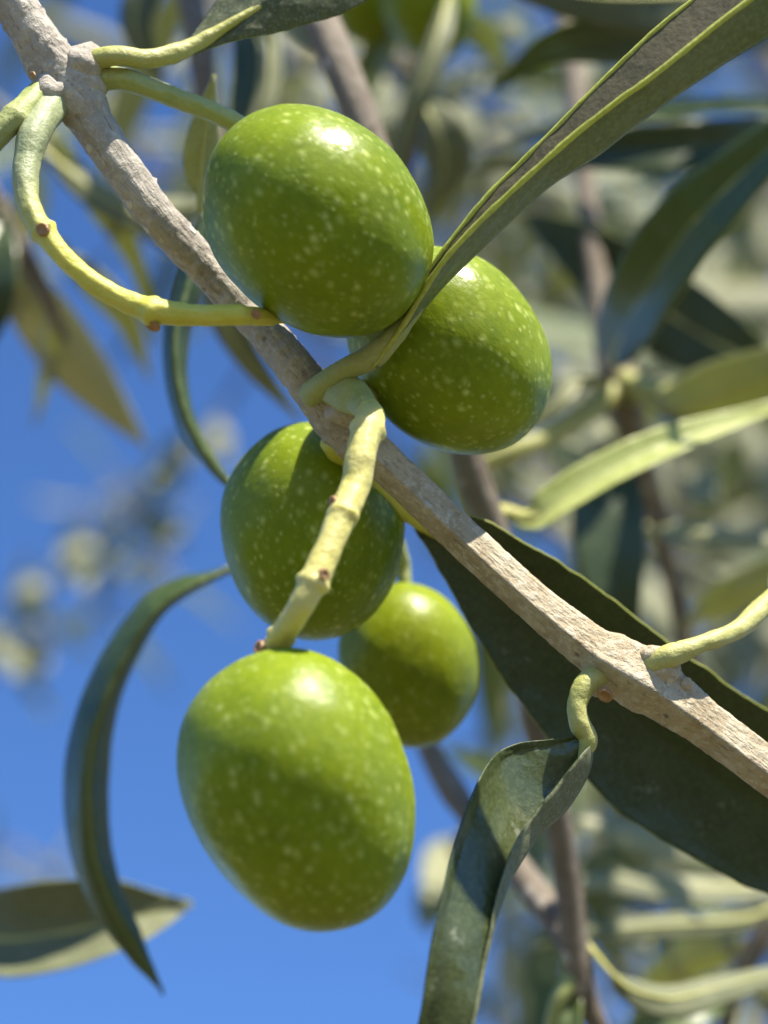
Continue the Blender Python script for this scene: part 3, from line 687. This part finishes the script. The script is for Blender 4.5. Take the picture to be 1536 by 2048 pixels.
# ---- hanging dark glossy leaf below the second joint
Lh = [(1172, 1470), (1100, 1478), (1030, 1488), (985, 1515), (948, 1580), (915, 1670), (888, 1770), (862, 1890), (838, 2040), (800, 2200), (775, 2400)]
Mh = [(1178, 1480), (1118, 1520), (1055, 1545), (1012, 1590), (978, 1660), (950, 1750), (925, 1840), (905, 1930), (885, 2050), (860, 2200), (785, 2400)]
Fh = [(1186, 1484), (1176, 1545), (1136, 1615), (1082, 1668), (1036, 1735), (1010, 1785), (988, 1850), (968, 1940), (946, 2050), (905, 2200), (795, 2400)]
Eh = [(1184, 1486), (1160, 1512), (1104, 1582), (1058, 1640), (1024, 1698), (1000, 1765), (982, 1845), (962, 1940), (940, 2050), (900, 2200), (797, 2400)]
dM = [176, 176, 175.6, 174, 170.8, 167.4, 164.8, 163, 161.8, 161.2, 161]
dL = [176, 176.2, 175.6, 173.8, 170.4, 167, 164.4, 162.7, 161.6, 161.1, 161]
dF = [176, 175.8, 175, 173.6, 171.2, 168.6, 166.4, 164.6, 163, 162, 161]
dE = [175.6, 174, 172.6, 171.2, 169, 167.2, 165.6, 164.2, 162.7, 161.8, 161]
L2 = [(a[0]*.72+b[0]*.28, a[1]*.72+b[1]*.28) for a, b in zip(Lh, Mh)]
d2 = [a+.35 for a in dM]
zz = lambda A, D: [(*a, d) for a, d in zip(A, D)]
lh = leaf_lines('leaf', [zz(Lh, dL), zz(L2, d2), zz(Mh, dM), zz(Fh, dF), zz(Eh, dE)], [M['upper_gloss'], M['lower'], M['upper_dark']], mb, flip=True, wav=.12, groove=.0, th=.26, m=24)
lh['label'] = 'dark glossy leaf bent over and hanging down'
tube('petiole', [P(1205, 1348, 178), P(1172, 1368, 176.8), P(1155, 1405, 176.2), P(1158, 1445, 175.9), P(1176, 1480, 175.9), P(1160, 1530, 175.4)], wr([56, 46, 40, 40, 38, 14]), M['petiole'], lh, seg=18, n=50, rough=.07, freq=1.0)
# ---- large dark leaf behind the branch, on the far side of the middle joint
Lb = [(815, 1030, 188), (850, 1090, 189), (890, 1165, 190), (945, 1260, 191), (1030, 1390, 192), (1130, 1510, 192.6), (1250, 1630, 193.4), (1400, 1725, 195), (1560, 1800, 197), (1750, 1860, 200), (1990, 1900, 204)]
Mb = [(820, 1020, 188), (890, 1065, 189.6), (970, 1130, 191.4), (1060, 1215, 192.8), (1160, 1320, 194), (1270, 1430, 195), (1400, 1530, 196), (1540, 1620, 197), (1680, 1710, 199), (1830, 1800, 201), (1996, 1902, 204)]
Rb = [(826, 1012, 187.6), (935, 1030, 187.4), (1030, 1075, 187.6), (1130, 1130, 188), (1235, 1205, 188.6), (1335, 1285, 189.2), (1440, 1360, 190), (1560, 1440, 191.5), (1700, 1560, 194), (1850, 1720, 198), (2002, 1904, 204)]
lb = leaf_edges('leaf', Lb, Mb, Rb, DK, mb, n=100, vfold=.4, th=.4, flip=True, wav=.2)
lb['label'] = 'broad dark leaf crossing behind the branch'
tube('petiole', [P(668, 880, 182), P(690, 920, 183.6), P(745, 968, 184.6), P(800, 1012, 186.4), P(850, 1050, 188.4), P(930, 1100, 190.2)], wr([60, 50, 48, 46, 34, 10]), M['stalk_yellow'], lb, seg=18, n=50, rough=.06, freq=1.0)
# ---- leaf at the top, first joint
Lt = [(365, 95, 182), (402, 50, 184), (450, -20, 185), (520, -90, 186), (650, -170, 188), (820, -240, 190), (1010, -270, 193)]
Mt = [(375, 100, 181.6), (425, 75, 182.6), (490, 30, 183), (580, -30, 183.4), (700, -90, 185.4), (850, -170, 188), (1012, -268, 193)]
Rt = [(385, 106, 181.6), (450, 87, 182.4), (545, 68, 183), (640, 40, 183.6), (745, -2, 185), (880, -100, 188), (1014, -266, 193)]
lt = leaf_edges('leaf', Lt, Mt, Rt, [M['upper'], M['lower_dark'], M['margin']], mb, n=70, vfold=.5, th=.4, flip=True, wav=.2)
lt['label'] = 'grey-green leaf leaving the picture at the top'
tube('petiole', [P(140, 135, 181), P(225, 112, 178.8), P(290, 118, 180), P(345, 108, 181), P(400, 84, 182), P(490, 30, 182.8), P(700, -90, 185.2)], wr([58, 40, 38, 40, 32, 18, 8]), M['petiole'], lt, seg=18, n=50, rough=.06, freq=1.0)
# ---- right leaf of the second joint, mostly out of the picture
lr = leaf_path('leaf', [(1540, 1200, 184), (1570, 1160, 185), (1620, 1090, 188), (1700, 980, 192), (1800, 850, 198)], 90, FAR, mb, tilt=30, under=True, pet=.0, th=.4)
tube('petiole', [P(1278, 1352, 178.8), P(1328, 1318, 176.9), P(1408, 1286, 177.8), P(1470, 1262, 180), P(1515, 1225, 182.4), P(1560, 1180, 184.6)], wr([78, 50, 35, 38, 44, 40]), M['petiole'], lr, seg=18, n=50, rough=.08, freq=.9)
# ---- hidden shoot behind the middle joint that carries the two curled leaves on the left
tube('side_shoot', [P(690, 880, 182), P(640, 930, 192), P(580, 990, 201), P(535, 1055, 206), P(520, 1090, 208)], [1.2, 1.1, 1.0, .9, .6], M['stalk_green'], mb, seg=12, n=24)
La = [(470, 1128, 213.0), (430, 1142, 213.0), (360, 1158, 213.0), (285, 1198, 212.5), (218, 1285, 212.0), (165, 1390, 212.0), (134, 1500, 212.0), (128, 1600, 212.0), (140, 1700, 212.0), (172, 1790, 212.0), (225, 1880, 212.0), (322, 1984, 212.0)]
Ma = [(470, 1134, 212.0), (432, 1150, 211.0), (370, 1180, 210.0), (310, 1225, 209.0), (255, 1310, 208.5), (208, 1410, 208.0), (182, 1510, 208.0), (178, 1610, 208.0), (188, 1710, 209.0), (218, 1800, 210.0), (262, 1880, 211.0), (325, 1987, 212.0)]
Ra = [(470, 1140, 213.0), (435, 1158, 213.0), (380, 1188, 213.0), (325, 1232, 213.0), (278, 1310, 213.0), (240, 1400, 213.0), (222, 1500, 213.0), (217, 1600, 213.0), (225, 1710, 213.0), (258, 1810, 212.5), (292, 1890, 212.0), (328, 1990, 212.0)]
la = leaf_edges('leaf', La, Ma, Ra, [M['upper'], M['lower'], M['upper']], mb, n=80, vfold=.3, th=.4, flip=True, wav=.2)
la['label'] = 'curled leaf hanging in a hook against the blue sky'
tube('petiole', [P(522, 1085, 208), P(500, 1115, 210), P(470, 1134, 212.4), P(420, 1155, 211.4)], wr([30, 30, 26, 12]), M['petiole'], la, seg=12, n=24)
Lc = [(468, 985, 206), (425, 950, 206), (378, 895, 206), (345, 825, 206), (328, 740, 206), (328, 660, 206), (345, 590, 206), (375, 500, 206), (405, 430, 206)]
Mc = [(470, 980, 205), (432, 940, 204), (395, 885, 203), (365, 815, 202.5), (350, 735, 202.5), (352, 655, 203), (372, 585, 204), (392, 500, 205), (408, 430, 206)]
Rc_ = [(472, 976, 206), (440, 934, 207), (405, 878, 208), (382, 810, 208.5), (374, 735, 208.5), (382, 655, 208), (402, 590, 207), (412, 500, 206.4), (412, 430, 206)]
lc = leaf_edges('leaf', Lc, Mc, Rc_, [M['upper'], M['upper'], M['upper']], mb, n=70, vfold=.3, th=.4, flip=True, wav=.15)
lc['label'] = 'narrow curved leaf rising behind the branch left of the olives'
tube('petiole', [P(528, 1060, 207), P(505, 1020, 206.6), P(470, 980, 205.6), P(425, 935, 204.6)], wr([28, 28, 24, 10]), M['petiole'], lc, seg=12, n=24)

# ---- fruit stalks
def stalk(pts, w_px, mat, label, nodes=(), scars=(), rough=.10):
    ps = [P(*k) for k in pts]
    def lm(p, t, a):
        s = .07*noise.noise(p*.8)+.035*noise.noise(p*2.4)+.035*math.sin(7*a+4*noise.noise(p*.3))
        for (tn, amp, wd) in nodes: s += amp*math.exp(-((t-tn)/wd)**2)*(1+.5*math.sin(2*a+tn*9))
        return s
    o = tube('fruit_stalk', ps, wr(w_px), M[mat], mb, seg=24, n=150, lump=lm)
    o['label'] = label
    for i, (px, py, d, r, tl) in enumerate(scars): scar(P(px, py, d), r, o, tl, i)
    return o
stalk([(125, 180, 181), (72, 260, 176), (52, 340, 174), (58, 410, 172.6), (88, 465, 171.6), (145, 532, 170.8), (225, 590, 170.4), (310, 622, 170), (400, 630, 169.6), (475, 630, 169.8), (525, 634, 172.4), (575, 632, 176)],
      [76, 64, 52, 46, 42, 39, 42, 48, 40, 38, 34, 28], 'stalk_grad', 'yellow curved fruit stalk left of the biggest upper olive', nodes=((.63, .28, .012), (.36, .2, .012), (.82, .06, .012)),
      scars=((84, 458, 170.6, .40, (-.3, .1, 1)), (513, 628, 168.8, .28, (.3, 0, 1)), (304, 654, 169.7, .42, (-.3, -.8, .5))))
stalk([(705, 815, 180), (738, 824, 174), (738, 850, 170.8), (722, 910, 168.8), (712, 970, 167.8), (690, 1020, 166.2), (660, 1090, 164.4), (632, 1155, 163), (600, 1215, 162.6), (562, 1275, 164), (528, 1320, 166)],
      [28, 52, 58, 57, 56, 56, 52, 53, 48, 45, 38], 'stalk_cream', 'pale cream fruit stalk holding the lowest olive', nodes=((.52, .22, .012), (.72, .22, .013), (.22, .2, .013), (.9, .15, .012)),
      scars=((746, 842, 169.6, .30, (.4, .3, 1)), (664, 1004, 165.8, .36, (-.8, .2, .6)), (650, 1148, 161.8, .32, (.6, .1, 1)), (516, 1294, 164.4, .40, (-.7, .4, .5)), (704, 852, 170.6, .30, (-.9, .2, .5))))
stalk([(665, 770, 178.6), (700, 790, 176.4), (728, 812, 174.6), (735, 840, 173)], [80, 74, 54, 30], 'stalk_green', 'stubby green stalk base at the middle joint')
stalk([(135, 165, 181), (240, 158, 180), (330, 188, 182), (420, 222, 183), (490, 260, 184), (560, 330, 185), (640, 420, 186)], [70, 46, 42, 42, 42, 40, 36], 'stalk_green', 'green stalk running behind the biggest upper olive', nodes=())
stalk([(140, 140, 182), (70, 195, 178), (30, 235, 176), (-10, 275, 175.4), (-60, 330, 175.4), (-130, 380, 176)], [60, 50, 48, 50, 46, 42], 'stalk_green', 'green stalk leaving at the left edge', nodes=((.4, .2, .05),))
stalk([(715, 800, 181), (760, 770, 184), (810, 730, 187)], [60, 50, 40], 'stalk_green', 'short stalk behind the right olive')
stalk([(690, 870, 182), (670, 890, 186), (645, 905, 190)], [60, 46, 36], 'stalk_yellow', 'short stalk behind the branch holding the middle olive')
stalk([(700, 880, 183), (760, 1000, 196), (800, 1110, 201), (812, 1180, 201)], [50, 40, 36, 30], 'stalk_green', 'thin stalk of the smallest olive behind')
# small young leaf behind the upper joint
leaf_path('leaf', [(400, 420, 196), (402, 340, 195), (410, 260, 194), (428, 150, 193)], 85, [M['margin'], M['far_lower'], M['margin']], mb, tilt=15, under=True, th=.35)

# ------------------------------------------------------------------ olives
def olive(px, py, d, a_px, b_px, ang, mat, label, egg=.06, yaw=0.0, seed=0, group=None, lum=.18):
    """a_px: half length, b_px: half width; ang: long axis in the picture, degrees clockwise from straight down; yaw tips the far end away"""
    c = P(px, py, d); k = d/F_PX; a = a_px*k; b = b_px*k
    ax = Vector((math.sin(math.radians(ang)), -math.cos(math.radians(ang)), 0))
    if yaw: ax = (ax*math.cos(math.radians(yaw))+Vector((0, 0, -1))*math.sin(math.radians(yaw))).normalized()
    X = ax.orthogonal().normalized(); Y = ax.cross(X)
    nu, nv = 96, 64; V = []; Fc = []
    for i in range(nv+1):
        th = math.pi*i/nv; z = math.cos(th); s = math.sin(th)
        r = b*(s**.97)*(1-egg*z); zz = a*z*(1+.02*z)
        if i in (0, nv):
            V.append(Vector((0, 0, zz-(.10 if i == nv else -.06)*0)))
            continue
        for j in range(nu):
            p = 2*math.pi*j/nu; q = Vector((r*math.cos(p), r*math.sin(p), zz))
            dn = q.normalized(); q = q+dn*(lum*noise.noise(dn*1.6+Vector((seed*3.1, seed, 7)))+.03*noise.noise(dn*7+Vector((seed, 0, 0))))
            V.append(q)
    for i in range(nv):
        for j in range(nu):
            j2 = (j+1) % nu
            A = lambda ii, jj: 0 if ii == 0 else (1+(nv-1)*nu if ii == nv else 1+(ii-1)*nu+jj)
            if i == 0: Fc.append((A(0, 0), A(1, j), A(1, j2)))
            elif i == nv-1: Fc.append((A(i, j2), A(i, j), A(nv, 0)))
            else: Fc.append((A(i, j), A(i+1, j), A(i+1, j2), A(i, j2)))
    me = bpy.data.meshes.new('olive'); me.from_pydata([tuple(v*.001) for v in V], [], Fc)
    me.polygons.foreach_set('use_smooth', [True]*len(Fc)); me.materials.append(M[mat]); me.update()
    o = bpy.data.objects.new('olive', me); COL.objects.link(o)
    R = CAM.to_3x3() @ Matrix((X, Y, ax)).transposed()      # local +z = blossom end
    o.matrix_world = Matrix.Translation(W(c)) @ R.to_4x4()
    tag(o, label, 'olive', group or 'green olives on the branch')
    return o
olive(632, 441, 173.5, 252, 207, 45, 'olive_a', 'plump green olive highest on the branch, its left edge covering the branch', egg=.0, seed=1)
olive(898, 700, 184, 226, 184, 42, 'olive_b', 'green olive at the right, partly hidden behind the long folded leaf', egg=.02, seed=2)
olive(626, 1059, 188.5, 218, 184, 4, 'olive_a', 'green olive crossed by the cream stalk and tucked behind the branch', egg=.02, seed=3)
olive(598, 1578, 163, 291, 226, 24, 'olive_b', 'largest green olive hanging lowest with pale flecks and blue sky beneath', egg=.07, seed=4)
olive(815, 1327, 201, 168, 139, 12, 'olive_c', 'small slightly blurred olive peeking out behind two others', egg=.0, seed=5)
olive(858, 10, 264, 112, 92, 15, 'olive_c', 'out-of-focus olive cut off by the top edge, the right one of two', seed=6, group='out-of-focus olives at the top edge')
olive(738, -8, 276, 95, 78, -10, 'olive_c', 'out-of-focus olive cut off by the top edge, the left one of two', seed=7, group='out-of-focus olives at the top edge')
print('objects', len(bpy.data.objects))
